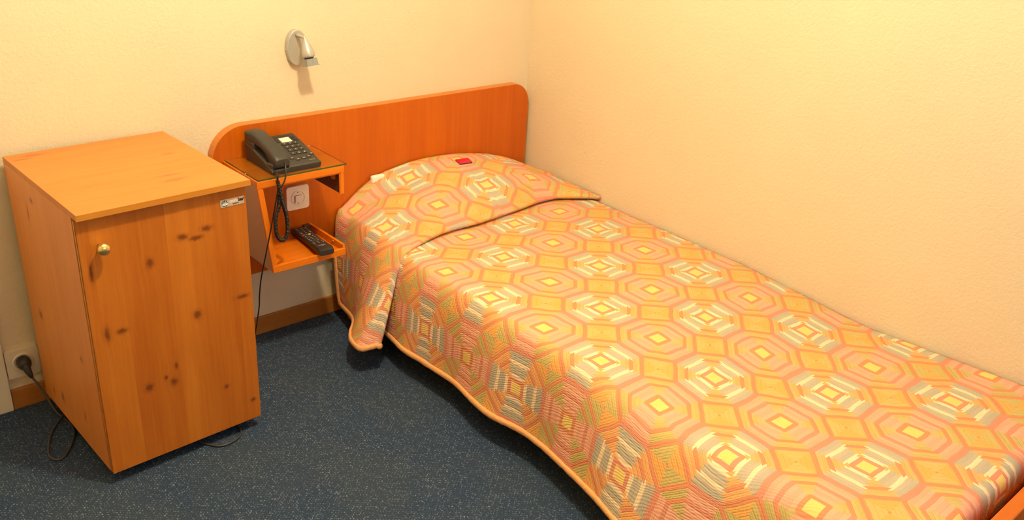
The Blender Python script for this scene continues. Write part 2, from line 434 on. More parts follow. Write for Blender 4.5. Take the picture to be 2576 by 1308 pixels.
# edge band of the top slab
box('top_edge', (-.0006, -.4989, ZT-.0152), (.4227, -.4981, ZT-.0008), M['edge'], cab)
box('side_panel', (0, -.4625, ZB), (.016, 0, ZT-.0157), M['pine_side_lit'], cab, .0008)
box('side_panel', (W-.016, -.4625, ZB), (W, 0, ZT-.0157), M['pine_side_lit'], cab, .0008)
box('back_panel', (.016, -.010, ZB), (W-.016, -.002, ZT-.0157), M['under'], cab)
box('bottom_panel', (.016, -.44, ZB+.004), (W-.016, -.010, ZB+.02), M['under'], cab)
box('door_seal', (.0075, -.4672, ZB+.003), (W-.006, -.4620, ZT-.022), M['under'], cab)
dr = box('door', (.0010, -.4815, ZB), (W, -.4785, ZT-.0215), M['pine_door'], cab, .0005)
box('door_groove', (.0065, -.4790, ZB+.001), (W-.005, -.4740, ZT-.0225), M['under'], dr)
box('door_edge', (.0008, -.4745, ZB+.0005), (W-.0008, -.4670, ZT-.022), M['edge'], dr)
lathe('knob', [(0, 0), (.0055, 0), (.0055, .010), (.0070, .012), (.0125, .018), (.0150, .024), (.0140, .030), (.009, .0345), (0, .036)], M['brass'], dr,
      Matrix.Translation((.047, -.4815, .660)) @ Matrix.Rotation(PI/2, 4, 'X'))
for fx, fy in ((.05, -.42), (W-.05, -.42), (.05, -.05), (W-.05, -.05)):
    lathe('foot', [(0, 0), (.015, 0), (.016, .004), (.012, .008), (.009, ZB+.004), (0, ZB+.004)], M['under'], cab, Matrix.Translation((fx, fy, 0)))
box('hinge_cap', (W-.024, -.474, ZB-.004), (W-.003, -.462, ZB+.001), M['white_foot'], cab, .001)
# badge
yb = -.4815
bd = box('badge', (.3455, yb-.0012, .684), (.4105, yb+.0002, .7045), M['badge'], cab, .0004)
bm = bmesh.new(); add_lathe(bm, [(0, 0), (.0086, 0), (.0086, .0004), (0, .0004)], 32, Matrix.Translation((.3575, yb-.0012, .6945)) @ Matrix.Rotation(PI/2, 4, 'X'))
obj('emblem', bm, M['badge_blue'], bd)
bm = bmesh.new()
for sgn in (-1, 1):
    for k, (a0, ln) in enumerate(((8, .0145), (32, .0135), (58, .0115), (84, .0085))):
        a = math.radians(a0)*sgn; p0 = Vector((.3575+sgn*.0008, yb-.0018, .6875+k*.0004)); pts = []
        for q in range(7):
            t = q/6; rr = ln*t; aa = a*(.55+.45*t)
            pts.append(p0+Vector((math.sin(aa)*rr, 0, math.cos(aa)*rr)))
        add_tube(bm, pts, [.0002+.0006*math.sin(PI*min(1, .15+.85*q/6)) for q in range(7)], 6)
obj('emblem_leaves', bm, M['badge_white'], bd)
Rb = Matrix.Translation((0, yb-.00135, 0)) @ Matrix.Rotation(PI/2, 4, 'X')
text_mesh('lettering', 'mini', .0132, M['badge_white'], bd, Matrix.Translation((.3705, 0, .6935)) @ Rb, .00015)
text_mesh('lettering', 'bar', .0132, M['badge_black'], bd, Matrix.Translation((.3925, 0, .6935)) @ Rb, .0005)
text_mesh('lettering', 'systems', .0052, M['badge_black'], bd, Matrix.Translation((.3785, 0, .6882)) @ Rb, .0001)

# ------------------------------------------------------------------ headboard
TH = .0309
hb = empty('headboard', (-.6577, 0, .24), 'long orange-brown wooden headboard with rounded top corners on the back wall', 'headboard')
hx0, hx1, hz0, hz1 = -1.295+.6577, -.0175+.6577, 0, .738-.24
poly = rrect(hx0, hz0, hx1, hz1, 0, 12, rs=(.078, .107, .004, .004))
bm = bmesh.new(); add_prism(bm, poly, -TH, -.0015); obj('panel', bm, M['veneer'], hb)
bm = bmesh.new()
poly2 = poly
n = len(poly2); cx, cz = (hx0+hx1)/2, (hz0+hz1)/2
def inset(p, e):
    return (p[0]+e*(1 if p[0] > cx else -1), p[1]+e*(1 if p[1] > cz else -1))
A = []
for q in range(n):
    p = Vector(poly2[q]); a = Vector(poly2[q-1]); b = Vector(poly2[(q+1) % n]); t = (b-a).normalized(); nn = Vector((t.y, -t.x))
    o_ = p+nn*.0012
    A.append([bm.verts.new((p.x-nn.x*.001, -TH-.0003, p.y-nn.y*.001)), bm.verts.new((o_.x, -TH+.0003, o_.y)), bm.verts.new((o_.x, -.0005, o_.y)), bm.verts.new((p.x-nn.x*.001, -.0005, p.y-nn.y*.001))])
for q in range(n):
    B = A[(q+1) % n]
    for k in range(4): bm.faces.new((A[q][k], B[k], B[(k+1) % 4], A[q][(k+1) % 4]))
obj('edge_band', bm, M['veneer_edge'], hb)

# ------------------------------------------------------------------ bedside shelf unit
sx0, sx1, sy0, sy1 = -1.263, -.975, -TH-.0004, -.252
sh = empty('bedside_shelf', ((sx0+sx1)/2, -TH, .338), 'orange wooden bedside shelf unit fixed to the headboard, carrying the telephone', 'shelf')
ox, oz = (sx0+sx1)/2, .338
def L(x, y, z): return (x-ox, y+TH, z-oz)
zt = .637
box('top_board', L(sx0, sy0, zt-.012), L(sx1, sy1+.0012, zt), M['shelfwood'], sh, .001)
# front frame: rail under the top, slanted left upright, tray rail, short right upright
bm = bmesh.new()
add_box(bm, L(sx0+.0002, sy1+.010, zt-.022), L(sx1-.0002, sy1-.0006, zt-.0006), .0012)
add_box(bm, L(sx0+.014, sy1+.006, zt-.026), L(sx1-.012, sy1+.002, zt-.020), .001)
obj('front_rail', bm, M['shelfwood'], sh)
bxl = -1.226
def slant(name, xa, xb, ya, yb, m, z0=.3385, z1=zt-.012, xo=bxl):
    bm = bmesh.new(); mt = Matrix.Translation((-ox, TH, -oz))
    add_prism(bm, [(xo+(xa-sx0), z0), (xo+(xb-sx0), z0), (xb, z1), (xa, z1)], ya, yb, mt, .0008); return obj(name, bm, m, sh)
slant('left_upright', sx0+.001, sx0+.018, sy1+.0007, sy1+.010, M['shelfwood_v'])
slant('side_panel', sx0+.001, sx0+.013, sy1+.010, sy0, M['grey_laminate'])
slant('side_lining', sx0+.013, sx0+.0145, sy1+.010, sy0, M['shelfwood_v'], .350, zt-.013)
# short right panel under the top
box('right_upright', L(sx1-.013, sy1+.010, .545), L(sx1-.0008, sy1+.0007, zt-.020), M['shelfwood_v'], sh, .0012)
box('right_bead', L(sx1-.016, sy1+.006, .545), L(sx1-.012, sy1+.002, zt-.022), M['shelfwood_v'], sh, .0008)
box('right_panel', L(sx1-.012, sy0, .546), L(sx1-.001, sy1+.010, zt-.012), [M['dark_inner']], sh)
box('catch', L(sx1-.020, -.205, .585), L(sx1-.012, -.222, .600), M['shelfwood'], sh, .002)
# tray
tr = box('tray', L(bxl+.004, sy0, .340), L(sx1-.002, sy1+.008, .351), M['shelfwood'], sh, .001)
bm = bmesh.new(); add_box(bm, L(bxl+.0, sy1+.010, .338), L(sx1, sy1, .3605), .0014); add_box(bm, L(bxl+.014, sy1+.014, .350), L(sx1-.008, sy1+.009, .3575), .001)
obj('tray_rail', bm, M['shelfwood'], sh)
box('tray_lip', L(sx1-.009, sy0, .351), L(sx1, sy1+.004, .373), M['shelfwood'], sh, .001)
tube('hook', [L(sx1-.011, -.185, .356), L(sx1-.013, -.187, .366), L(sx1-.012, -.192, .370), L(sx1-.011, -.197, .366)], .0016, M['brass'], sh, 8)
box('dark_corner', L(sx1-.030, sy0, .351), L(sx1-.009, sy0-.016, .372), M['dark_inner'], sh, .001)  # dark box filling the back corner of the tray
tube('screw', [L(sx0+.003, -.170, zt+.0005), L(sx0+.003, -.180, zt+.002)], .0022, M['chrome'], sh, 8)

# glass plate
gl = empty('glass_plate', (-1.1125, -.144, zt), 'clear glass plate with green edge lying on the bedside shelf', 'glass plate')
bm = bmesh.new(); add_box(bm, (-.1455, -.107, .0002), (.1455, .107, .0042)); pl = obj('pane', bm, M['glass'], gl)
bm = bmesh.new()
for lo, hi in (((-.1463, -.1078, .0002), (.1463, -.1068, .0042)), ((-.1463, -.1068, .0002), (-.1453, .107, .0042)), ((.1453, -.1068, .0002), (.1463, .107, .0042))): add_box(bm, lo, hi)
obj('ground_edge', bm, M['glass_edge'], gl)

# ------------------------------------------------------------------ telephone
zp = zt+.0044
ph = empty('telephone', (-1.124, -.150, zp), 'charcoal push-button desk telephone on the glass plate', 'telephone')
# body: wedge, local coords: x -.08..+.08, y -.087 (front)..+.085 (rear)
def wz(y): return interp(y, [-.087, -.05, 0, .05, .085], [.018, .029, .043, .055, .061])
bm = bmesh.new()
xs = [-.080, -.076, -.030, -.026, .076, .080]
ys = [-.087, -.083]+[-.08+.0165*k for k in range(10)]+[.082, .085]
top = []; bot = []
for y in ys:
    rt = []; rb = []
    e = .003 if y in (ys[0], ys[-1]) else 0
    for x in xs:
        ed = .003 if abs(x) > .078 else 0
        zz = wz(y)-ed-e-(.004 if x < -.028 else 0)
        rt.append(bm.verts.new((x, y, zz))); rb.append(bm.verts.new((x*.965, y*.98, .0)))
    top.append(rt); bot.append(rb)
for a in range(len(ys)-1):
    for b in range(len(xs)-1):
        bm.faces.new((top[a][b], top[a][b+1], top[a+1][b+1], top[a+1][b])); bm.faces.new((bot[a][b], bot[a+1][b], bot[a+1][b+1], bot[a][b+1]))
for a in range(len(ys)-1):
    bm.faces.new((top[a][0], top[a+1][0], bot[a+1][0], bot[a][0])); bm.faces.new((top[a][-1], bot[a][-1], bot[a+1][-1], top[a+1][-1]))
for b in range(len(xs)-1):
    bm.faces.new((top[0][b], bot[0][b], bot[0][b+1], top[0][b+1])); bm.faces.new((top[-1][b], top[-1][b+1], bot[-1][b+1], bot[-1][b]))
obj('base', bm, M['charcoal'], ph)
bm = bmesh.new()
add_box(bm, (-.079, .030, .040), (-.030, .080, .066), .006, 3); obj('cradle', bm, M['charcoal'], ph)
bm = bmesh.new(); add_box(bm, (-.079, -.078, .012), (-.030, -.050, .030), .005, 3); obj('cradle', bm, M['charcoal'], ph)
# handset
bm = bmesh.new(); prof = []
hs = [(.089, .060, .088, .022), (.085, .048, .091, .0240), (.068, .046, .093, .0245), (.050, .052, .095, .0245), (.030, .062, .0915, .0235), (.0, .060, .085, .0230),
      (-.030, .050, .076, .0230), (-.050, .034, .069, .0235), (-.066, .024, .062, .0240), (-.080, .019, .055, .0240), (-.088, .020, .0495, .0235), (-.092, .025, .045, .0215)]
rings = []
for (y, z0, z1, hw) in hs:
    ring = []
    for (x, z) in rrect(-hw, z0, hw, z1, min(.006, (z1-z0)*.4), 3, rs=(.009, .009, .004, .004)): ring.append(bm.verts.new((-.0515+x-.006*(y/.09)*.5, y, z)))
    rings.append(ring)
for A_, B_ in zip(rings, rings[1:]):
    n = len(A_)
    for q in range(n): bm.faces.new((A_[q], A_[(q+1) % n], B_[(q+1) % n], B_[q]))
bm.faces.new(rings[0]); bm.faces.new(rings[-1][::-1])
hsob = obj('handset', bm, M['charcoal'], ph, True)
sub = hsob.modifiers.new('es', 'EDGE_SPLIT'); sub.split_angle = math.radians(38)
# display, buttons
sl = math.atan2(.061-.018, .172)
def on_face(x, y, dz=0):
    e = .004; t = math.atan2(wz(y+e)-wz(y-e), 2*e)
    return Matrix.Translation((x, y, wz(y)+dz)) @ Matrix.Rotation(t, 4, 'X')
bm = bmesh.new(); add_box(bm, (-.017, -.0135, -.002), (.017, .0135, .0012), .0008, 2, on_face(.034, .046)); obj('display', bm, M['paper'], ph)
bm = bmesh.new(); add_box(bm, (-.050, -.004, -.001), (.050, .004, .0012), .0006, 2, on_face(.024, .074)); obj('label_strip', bm, M['key'], ph)
kl = bmesh.new()
rows = [.022, .004, -.014, -.032]
labs = ['1', '2', '3', '4', '5', '6', '7', '8', '9', '*', '0', '#']
for r_, y in enumerate(rows):
    for c_, x in enumerate((.016, .0345, .053)):
        bm = bmesh.new(); mt = on_face(x+.002, y); add_box(bm, (-.0078, -.0052, -.001), (.0078, .0052, .0026), .0012, 2, mt); kb = obj('key', bm, M['key'], ph)
        text_mesh('digit', labs[r_*3+c_], .0070, M['legend'], kb, mt @ Matrix.Translation((-.0018, -.0020, .0027)), .0002, .0001)
for (x, y, ww) in ((-.002, -.053, .0065), (.013, -.062, .0065), (.033, -.060, .0085), (.051, -.057, .0065), (.066, -.046, .0070)):
    bm = bmesh.new(); mt = on_face(x+.004, y); add_box(bm, (-ww, -.0036, -.001), (ww, .0036, .0024), .001, 2, mt); kb = obj('key', bm, M['key'], ph)
    bm = bmesh.new(); add_box(bm, (-ww*.5, -.0008, .0024), (ww*.5, .0010, .0027), 0, 2, mt); obj('key_legend', bm, M['legend'], kb)
for (x0_, n_) in ((.006, 4), (.064, 5)):
    for k in range(n_):
        bm = bmesh.new(); mt = on_face(x0_, .060-k*.0068); add_box(bm, (-.0065, -.0022, -.001), (.0065, .0022, .0020), .0008, 2, mt); obj('memory_key', bm, M['key'], ph)
bm = bmesh.new(); mt = on_face(.048, -.073, .0006)
add_tube(bm, [mt @ Vector((k*.0011, .0016*math.sin(k*1.7)*(1 if k > 1 else 1.5), 0)) for k in range(18)], .00042, 6)
obj('maker_mark', bm, M['gold_legend'], ph)
# coiled cord: helix wound round a hanging path (coordinates in the room)
def to_local(p, o): return Vector(p)-Vector(o.location)
def helix(path, r, pitch_, wr, name, m, parent):
    P = spline(path, 16); L_ = [0]
    for a, b in zip(P, P[1:]): L_.append(L_[-1]+(b-a).length)
    tot = L_[-1]; nturn = int(tot/pitch_); steps = nturn*10; pts = []; prev = None; k = 0
    for s_ in range(steps+1):
        d = tot*s_/steps
        while k < len(L_)-2 and L_[k+1] < d: k += 1
        t = (d-L_[k])/max(1e-9, L_[k+1]-L_[k]); p = P[k].lerp(P[k+1], t); tn = (P[k+1]-P[k]).normalized()
        if prev is None: prev = tn.cross(Vector((0, 1, 0))).normalized()
        prev = (prev-tn*prev.dot(tn)).normalized(); bn = tn.cross(prev); a = s_/10*2*PI
        pts.append(p+(prev*math.cos(a)+bn*math.sin(a))*r)
    return pts, P
coil = [(-1.1858, -.266, .6508), (-1.1963, -.270, .627), (-1.2031, -.270, .5942), (-1.2069, -.270, .5584), (-1.2197, -.272, .5251), (-1.2209, -.272, .4814), (-1.2132, -.272, .458), (-1.2021, -.272, .4489),
        (-1.1901, -.272, .455), (-1.1837, -.272, .4791), (-1.1853, -.272, .5238), (-1.197, -.275, .5715), (-1.2038, -.275, .6097), (-1.2071, -.270, .636)]
pl_ = [to_local(p, ph) for p in coil[2:]]
hp, _ = helix(pl_, .0050, .0040, .0014, '', None, ph)
cc = tube('coiled_cord', hp, .00165, M['cable'], ph, 6)
tube('cord_lead', spline([to_local(p, ph) for p in ((-1.1665, -.236, .682), (-1.1700, -.252, .668), (-1.1800, -.268, .640), (-1.1960, -.272, .615), (-1.2031, -.270, .5942))], 8), .0021, M['cable'], cc, 8)
tube('cord_lead', spline([to_local(p, ph) for p in ((-1.2071, -.270, .636), (-1.205, -.270, .650), (-1.203, -.262, .6555), (-1.200, -.245, .656), (-1.197, -.225, .6555))], 8), .0030, M['cable'], cc, 8)
line = [(-1.196, -.236, .655), (-1.2040, -.264, .6520), (-1.2050, -.270, .6387), (-1.2075, -.270, .6067), (-1.2105, -.27, .5941), (-1.221, -.268, .5462), (-1.2394, -.268, .4744), (-1.255, -.266, .4129), (-1.2667, -.25, .3329), (-1.261, -.22, .2654), (-1.2507, -.19, .2084), (-1.24, -.15, .1453), (-1.2291, -.11, .0877), (-1.222, -.07, .0287),
        (-1.26, -.06, .0163), (-1.33, -.045, .004), (-1.40, -.035, .004)]
tube('line_cord', spline([to_local(p, ph) for p in line], 8), .0021, M['cable'], ph, 8)

# ------------------------------------------------------------------ remote control
a0 = Vector((-1.032, -.045)); a1 = Vector((-1.055, -.275)); dv = (a1-a0); ang = math.atan2(-dv.x, -dv.y)
rc = empty('remote_control', (-1.0430, -.160, .3568), 'black remote control with coloured buttons lying on the shelf tray', 'remote control')
rc.rotation_euler = (math.radians(-2.4), 0, -ang)
RL, RW, RH = .1120, .0262, .026
bm = bmesh.new()
poly = []
rings = []
for k in range(17):
    y = RL-2*RL*k/16; f = k/16
    wq = RW*(1-.10*math.sin(PI*f)) * (.93 if k in (0, 16) else 1)
    hq = RH*(.72 if k in (0, 16) else 1)*(1-.12*math.sin(PI*f)); z0 = .0045*math.sin(PI*f)+(.002 if k in (0, 16) else 0)
    rings.append([bm.verts.new((x, y, z)) for x, z in rrect(-wq, z0, wq, hq, .004, 3, rs=(.0035, .0035, .007, .007))])
for A_, B_ in zip(rings, rings[1:]):
    n = len(A_)
    for q in range(n): bm.faces.new((A_[q], A_[(q+1) % n], B_[(q+1) % n], B_[q]))
bm.faces.new(rings[0]); bm.faces.new(rings[-1][::-1])
obj('body', bm, M['black'], rc, True).modifiers.new('es', 'EDGE_SPLIT').split_angle = math.radians(40)
def rtop(y): return RH*(1-.12*math.sin(PI*(RL-y)/(2*RL)))
def rbtn(x, y, wx, wy, m, nm='button', h=.0012):
    z = rtop(y); bm = bmesh.new(); add_box(bm, (x-wx, y-wy, z-.001), (x+wx, y+wy, z+h), .0006); return obj(nm, bm, m, rc)
for x, m in ((-.0150, 'red_btn'), (-.0050, 'green_btn'), (.0050, 'yellow_btn'), (.0150, 'blue_btn')): rbtn(x, .030, .0038, .0024, M[m], 'coloured_button', .0018)
for r_, y in enumerate((.085, .072, .058, .046, .012, -.001, -.014, -.027, -.042, -.054)):
    for x in (-.0150, -.0030, .0090) if 3 < r_ < 8 else (-.015, 0, .015):
        b_ = rbtn(x+(.002 if 3 < r_ < 8 else 0), y, .0040, .0030, M['key'])
        z = rtop(y)+.0012; bm = bmesh.new(); add_box(bm, (x-.0018, y-.0010, z), (x+.0022, y+.0012, z+.0002)); obj('button_legend', bm, M['legend'], b_)
bm = bmesh.new(); z = rtop(-.078); add_box(bm, (-.012, -.0785, z-.0002), (.012, -.0772, z+.0003)); add_box(bm, (-.003, -.0835, z), (.004, -.0825, z+.0004)); obj('maker_mark', bm, M['legend'], rc)

# ------------------------------------------------------------------ light switch
ls = empty('light_switch', (-1.0214, -TH, .4728), 'square white wall switch inside the bedside shelf', 'switch')
bm = bmesh.new(); add_prism(bm, rrect(-.040, -.040, .040, .040, .0085, 8), -.009, -.0003, Matrix(), .0009); pt = obj('plate', bm, M['white_plastic'], ls)
lathe('dial_ring', [(.0255, 0), (.0255, .0016), (.0240, .0020), (.0225, .0016), (.0225, 0)], M['white_plastic'], ls, Matrix.Translation((0, -.009, 0)) @ Matrix.Rotation(PI/2, 4, 'X'))
bm = bmesh.new(); add_tube(bm, [(-.0222*math.cos(t), -.0095, .0222*math.sin(t)) for t in [(-1.15+2.3*k/16) for k in range(17)]], .0008, 6)
add_box(bm, (-.0135, -.0100, -.016), (-.0105, -.0088, .009)); add_box(bm, (-.0105, -.0100, .0075), (.012, -.0088, .0090))
obj('groove', bm, M['grey_mark'], ls)
bm = bmesh.new(); add_prism(bm, rrect(-.0105, -.016, .0125, .0075, .002, 3), -.0125, -.0088, Matrix(), .001); obj('rocker', bm, M['white_plastic'], ls)
for z in (-.019, .019): lathe('screw', [(0, 0), (.0022, 0), (.0018, .0012), (0, .0012)], M['grey_mark'], ls, Matrix.Translation((0, -.009, z)) @ Matrix.Rotation(PI/2, 4, 'X'), 12)

# ------------------------------------------------------------------ wall socket and cable
so = empty('wall_socket', (-1.886, -.0, .142), 'ivory wall socket left of the cabinet above the skirting', 'socket')
bm = bmesh.new(); add_prism(bm, rrect(-.043, -.043, .043, .043, .0075, 8), -.012, -.0003, Matrix(), .0009); obj('plate', bm, M['ivory'], so)
lathe('socket_ring', [(.0275, 0), (.0275, .003), (.025, .0045), (.022, .003), (.021, 0)], M['ivory'], so, Matrix.Translation((0, -.012, .004)) @ Matrix.Rotation(PI/2, 4, 'X'))
pc = empty('power_cable', (-1.886, -.012, .146), 'black plug and looped grey cable running to the cabinet', 'cable')
def lp(p): return Vector(p)-Vector(pc.location)
bm = bmesh.new()
add_lathe(bm, [(0, 0), (.0185, 0), (.0190, .012), (.0170, .022), (.012, .030), (0, .032)], 24, Matrix.Rotation(PI/2, 4, 'X'))
add_tube(bm, [Vector((0, -.020, 0)), Vector((.001, -.028, -.010)), Vector((.004, -.036, -.022)), Vector((.007, -.044, -.034))], [.012, .011, .008, .0048], 12)
obj('plug', bm, M['black'], pc, True)
tube('cable', spline([lp(p) for p in ((-1.880, -.054, .115), (-1.8698, -.068, .0928), (-1.8600, -.085, .062), (-1.853, -.100, .036), (-1.845, -.120, .014), (-1.834, -.150, .005), (-1.829, -.185, .0042), (-1.836, -.232, .0042),
      (-1.866, -.290, .0042), (-1.898, -.325, .0042), (-1.918, -.305, .0042), (-1.912, -.262, .0042), (-1.888, -.200, .0042), (-1.862, -.160, .0045), (-1.840, -.140, .010), (-1.80, -.110, .005), (-1.74, -.12, .0042), (-1.62, -.28, .0042),
      (-1.585, -.45, .0042), (-1.565, -.495, .0042), (-1.54, -.519, .0042), (-1.503, -.517, .0042), (-1.473, -.494, .0042), (-1.47, -.44, .0042), (-1.52, -.30, .0042), (-1.56, -.12, .004))], 10), .0031, M['grey_cable'], pc, 10)

# ------------------------------------------------------------------ wall lamp
wl = empty('wall_lamp', (-.989, 0, .950), 'small silver wall spotlight with oval plate above the headboard', 'lamp')
sc = Matrix.Diagonal((.034, 1, .0555, 1))
bm = bmesh.new(); rings = []
for (s_, y) in ((1, -.0005), (1, -.0165), (.985, -.0185), (.955, -.0193), (.90, -.0190), (.5, -.0182), (0, -.0180)):
    rings.append([bm.verts.new((.034*s_*math.cos(q*2*PI/48), y, .0555*s_*math.sin(q*2*PI/48))) for q in range(48)] if s_ else [bm.verts.new((0, y, 0))])
for A_, B_ in zip(rings, rings[1:]):
    for q in range(48):
        if len(B_) > 1: bm.faces.new((A_[q], A_[(q+1) % 48], B_[(q+1) % 48], B_[q]))
        else: bm.faces.new((A_[q], A_[(q+1) % 48], B_[0]))
obj('back_plate', bm, M['silver'], wl, True)
lathe('plate_screw', [(0, 0), (.0022, 0), (.002, .0015), (0, .0018)], M['brass'], wl, Matrix.Translation((-.0335, -.008, -.004)) @ Matrix.Rotation(-PI/2, 4, 'Y'), 12)
tube('arm', [(0, -.017, .0385), (0, -.026, .0387), (.0000, -.045, .0389), (.0000, -.060, .0390)], [.0068, .0058, .0045, .0036], M['silver'], wl, 16)
bm = bmesh.new(); bmesh.ops.create_uvsphere(bm, u_segments=20, v_segments=12, radius=.0052, matrix=Matrix.Translation((.000, -.063, .0388))); obj('knuckle', bm, M['chrome'], wl, True)
tilt = Matrix.Translation((.0003, -.0635, .0385)) @ Matrix.Rotation(math.radians(-14), 4, 'X') @ Matrix.Rotation(math.radians(-4), 4, 'Y')
shd = lathe('lamp_shade', [(.004, .001), (.0055, -.004), (.0090, -.012), (.0140, -.024), (.0180, -.036), (.0198, -.046), (.0202, -.053), (.0190, -.057), (.0160, -.0585), (0, -.0585)], M['silver'], wl, tilt)
bm = bmesh.new(); add_lathe(bm, [(0, -.0585), (.014, -.0585), (.014, -.063), (0, -.063)], 24, tilt); obj('collar', bm, M['black'], wl, True)
bm = bmesh.new()
poly = []
for k in range(25):
    f = k/24; x = -.020+.040*f; poly.append((x, -.0628))
pts_t = [(-.0205, -.0625), (.0205, -.0625)]
for k in range(16):
    x0_ = -.0176+.0022*k
    A0 = [(x0_, -.0635), (x0_+.0010, -.0625), (x0_+.0022, -.0635), (x0_+.0024+(x0_)*.10, -.0830), (x0_+x0_*.10, -.0830)]
    add_prism(bm, A0, -.017-(0 if k % 2 else .0008), .017, tilt)
add_box(bm, (-.0215, -.020, -.0842), (.0215, .020, -.0828), 0, 2, tilt)
obj('reflector', bm, M['silver_dark'], wl)

# ------------------------------------------------------------------ bed
bed = empty('bed', (-.44, -1.09, 0), 'single bed with orange wooden footboard along the right wall', 'bed')
def Lb(x, y, z): return (x+.44, y+1.09, z)
box('footboard', Lb(-.90, -2.152, .05), Lb(-.012, -2.122, .372), M['frame_wood'], bed, .003)
box('side_rail', Lb(-.86, -2.122, .14), Lb(-.835, -.06, .20), M['frame_wood'], bed, .002)
box('side_rail', Lb(-.045, -2.122, .14), Lb(-.02, -.06, .20), M['frame_wood'], bed, .002)
box('head_rail', Lb(-.835, -.085, .14), Lb(-.045, -.06, .20), M['frame_wood'], bed, .002)
box('slat_base', Lb(-.835, -2.122, .165), Lb(-.045, -.085, .182), M['under'], bed)
for x, y in ((-.85, -.10), (-.05, -.10), (-.85, -2.08), (-.05, -2.08)):
    box('leg', Lb(x-.02, y-.02, 0), Lb(x+.02, y+.02, .14), M['frame_wood'], bed, .002)

YS = [-2.11, -1.95, -1.77, -1.55, -1.45, -1.13, -.95, -.7, -.44, -.04]; ZS = [.366, .368, .360, .348, .350, .372, .378, .380, .383, .383]
def zmain(y): return interp(y, YS, ZS)
bm = bmesh.new(); add_box(bm, (-.85, -2.085, .183), (-.02, -.05, .335), .03, 4)
for v in bm.verts: pass
mt_ = tag(obj('mattress', bm, M['linen'], None, True), 'white mattress under the patchwork bedspread', 'mattress')

XK = [0, -.1, -.2, -.3, -.41, -.52, -.622, -.72, -.80, -.86]
Z04 = [.400, .448, .483, .503, .516, .519, .512, .490, .446, .402]
Z10 = [.400, .450, .485, .508, .517, .508, .487, .458, .430, .398]
Z26 = [.406, .434, .461, .472, .472, .455, .440, .426, .413, .400]
XF = [0, -.05, -.16, -.34, -.54, -.65, -.82, -.86]
YFR = [-.440, -.415, -.350, -.362, -.383, -.380, -.412, -.430]
def yfront(x): return interp(x, XF, YFR)
def zupper(x, y):
    z04, z10, z26 = interp(x, XK, Z04), interp(x, XK, Z10), interp(x, XK, Z26)
    yf = yfront(x)
    if y > -.26:
        return interp(y, [-.26, -.18, -.10, -.04], [z26, (z26+z10)/2+.006, z10, z04])
    zf = zmain(yf)+.023-.012*max(0, min(1, (-x-.72)/.14))
    t = max(0, min(1, (-.26-y)/(-.26-yf)))
    return zf+(z26-zf)*(1-t**1.7)

# pillow: squashed cushion leaning on the headboard, one white corner shows beside the bedspread
bm = bmesh.new(); NX, NY = 40, 20; gt, gb_ = [], []
for j in range(NY+1):
    a, b = [], []
    for i in range(NX+1):
        x = -.10-.645*i/NX; y = -.040-.27*j/NY
        e = max(0, min(1, min(i, NX-i)/9))**.5*max(0, min(1, min(j+2, NY-j)/6))**.5
        zt_ = min(zupper(x, y)-.013, .50); zt_ = .345+(zt_-.345)*max(e, .05)
        a.append(bm.verts.new((x, y, max(zt_, .346)))); b.append(bm.verts.new((x, y, .338)))
    gt.append(a); gb_.append(b)
for j in range(NY):
    for i in range(NX):
        bm.faces.new((gt[j][i], gt[j][i+1], gt[j+1][i+1], gt[j+1][i])); bm.faces.new((gb_[j][i], gb_[j+1][i], gb_[j+1][i+1], gb_[j][i+1]))
for j in range(NY):
    bm.faces.new((gt[j][0], gt[j+1][0], gb_[j+1][0], gb_[j][0])); bm.faces.new((gt[j][NX], gb_[j][NX], gb_[j+1][NX], gt[j+1][NX]))
for i in range(NX):
    bm.faces.new((gt[0][i], gb_[0][i], gb_[0][i+1], gt[0][i+1])); bm.faces.new((gt[NY][i], gt[NY][i+1], gb_[NY][i+1], gb_[NY][i]))
pts = [(-.745, -.036), (-.700, -.036), (-.700, -.075), (-.745, -.070)]
add_box(bm, (-.744, -.054, .440), (-.690, -.034, .497), .008, 3)
tag(obj('pillow', bm, M['linen'], None, True), 'white pillow under the bedspread, its corner showing at the headboard', 'pillow')

# ------------------------------------------------------------------ bedspread
XE = -.858; PU, PV = .2115, .2093
CY = [-2.1, -1.874, -1.656, -1.436, -1.2335, -1.039, -.835, -.626, -.436, -.3]
CV = [.460, .456, .444, .412, .396, .408, .418, .420, .420, .420]
VY = [-.30, -.436, -.626, -.835, -1.039, -1.2335, -1.436, -1.656, -1.874, -2.09, -2.30]; VV = [-.65, 0, 1, 2, 3, 4, 5, 6, 7, 8, 9]
HY = [-.30, -.45, -.52, -.61, -.745, -.88, -.95, -1.067, -1.20, -1.38, -1.50, -1.70, -1.90, -2.12]
HX = [-.915, -.925, -.932, -.925, -.921, -.941, -.944, -.921, -.931, -.965, -.990, -.985, -.955, -.93]
def bez(p0, p1, p2, p3, t):
    return p0*(1-t)**3+p1*3*t*(1-t)**2+p2*3*t*t*(1-t)+p3*t**3
NT, NS = 74, 40
def row_main(y, yh_off=0):
    pts = []; zz = zmain(y)
    for i in range(NT+1):
        x = -.004+(XE+.004)*i/NT
        z = zz+.0022*noise.noise(Vector((x*6, y*6, 1.3)))+.0010*noise.noise(Vector((x*22, y*22, 4)))
        if x > -.035: z -= .010*((x+.035)/.035)**2
        pts.append(Vector((x, y, z)))
    e = pts[-1]; xh = interp(y, HY, HX); zh = .098+.004*noise.noise(Vector((y*4, 0, 0)))
    p0 = e; p1 = Vector((XE-.058, y, e.z-.001)); p3 = Vector((xh, y+.0, zh)); p2 = Vector((xh*.45-.905*.55, y, zh+.17))
    for i in range(1, NS+1):
        t = i/NS; p = bez(p0, p1, p2, p3, t)
        p.x -= .004*noise.noise(Vector((y*7, t*3, 9)))*t; pts.append(p)
    return pts
vert_rows = []
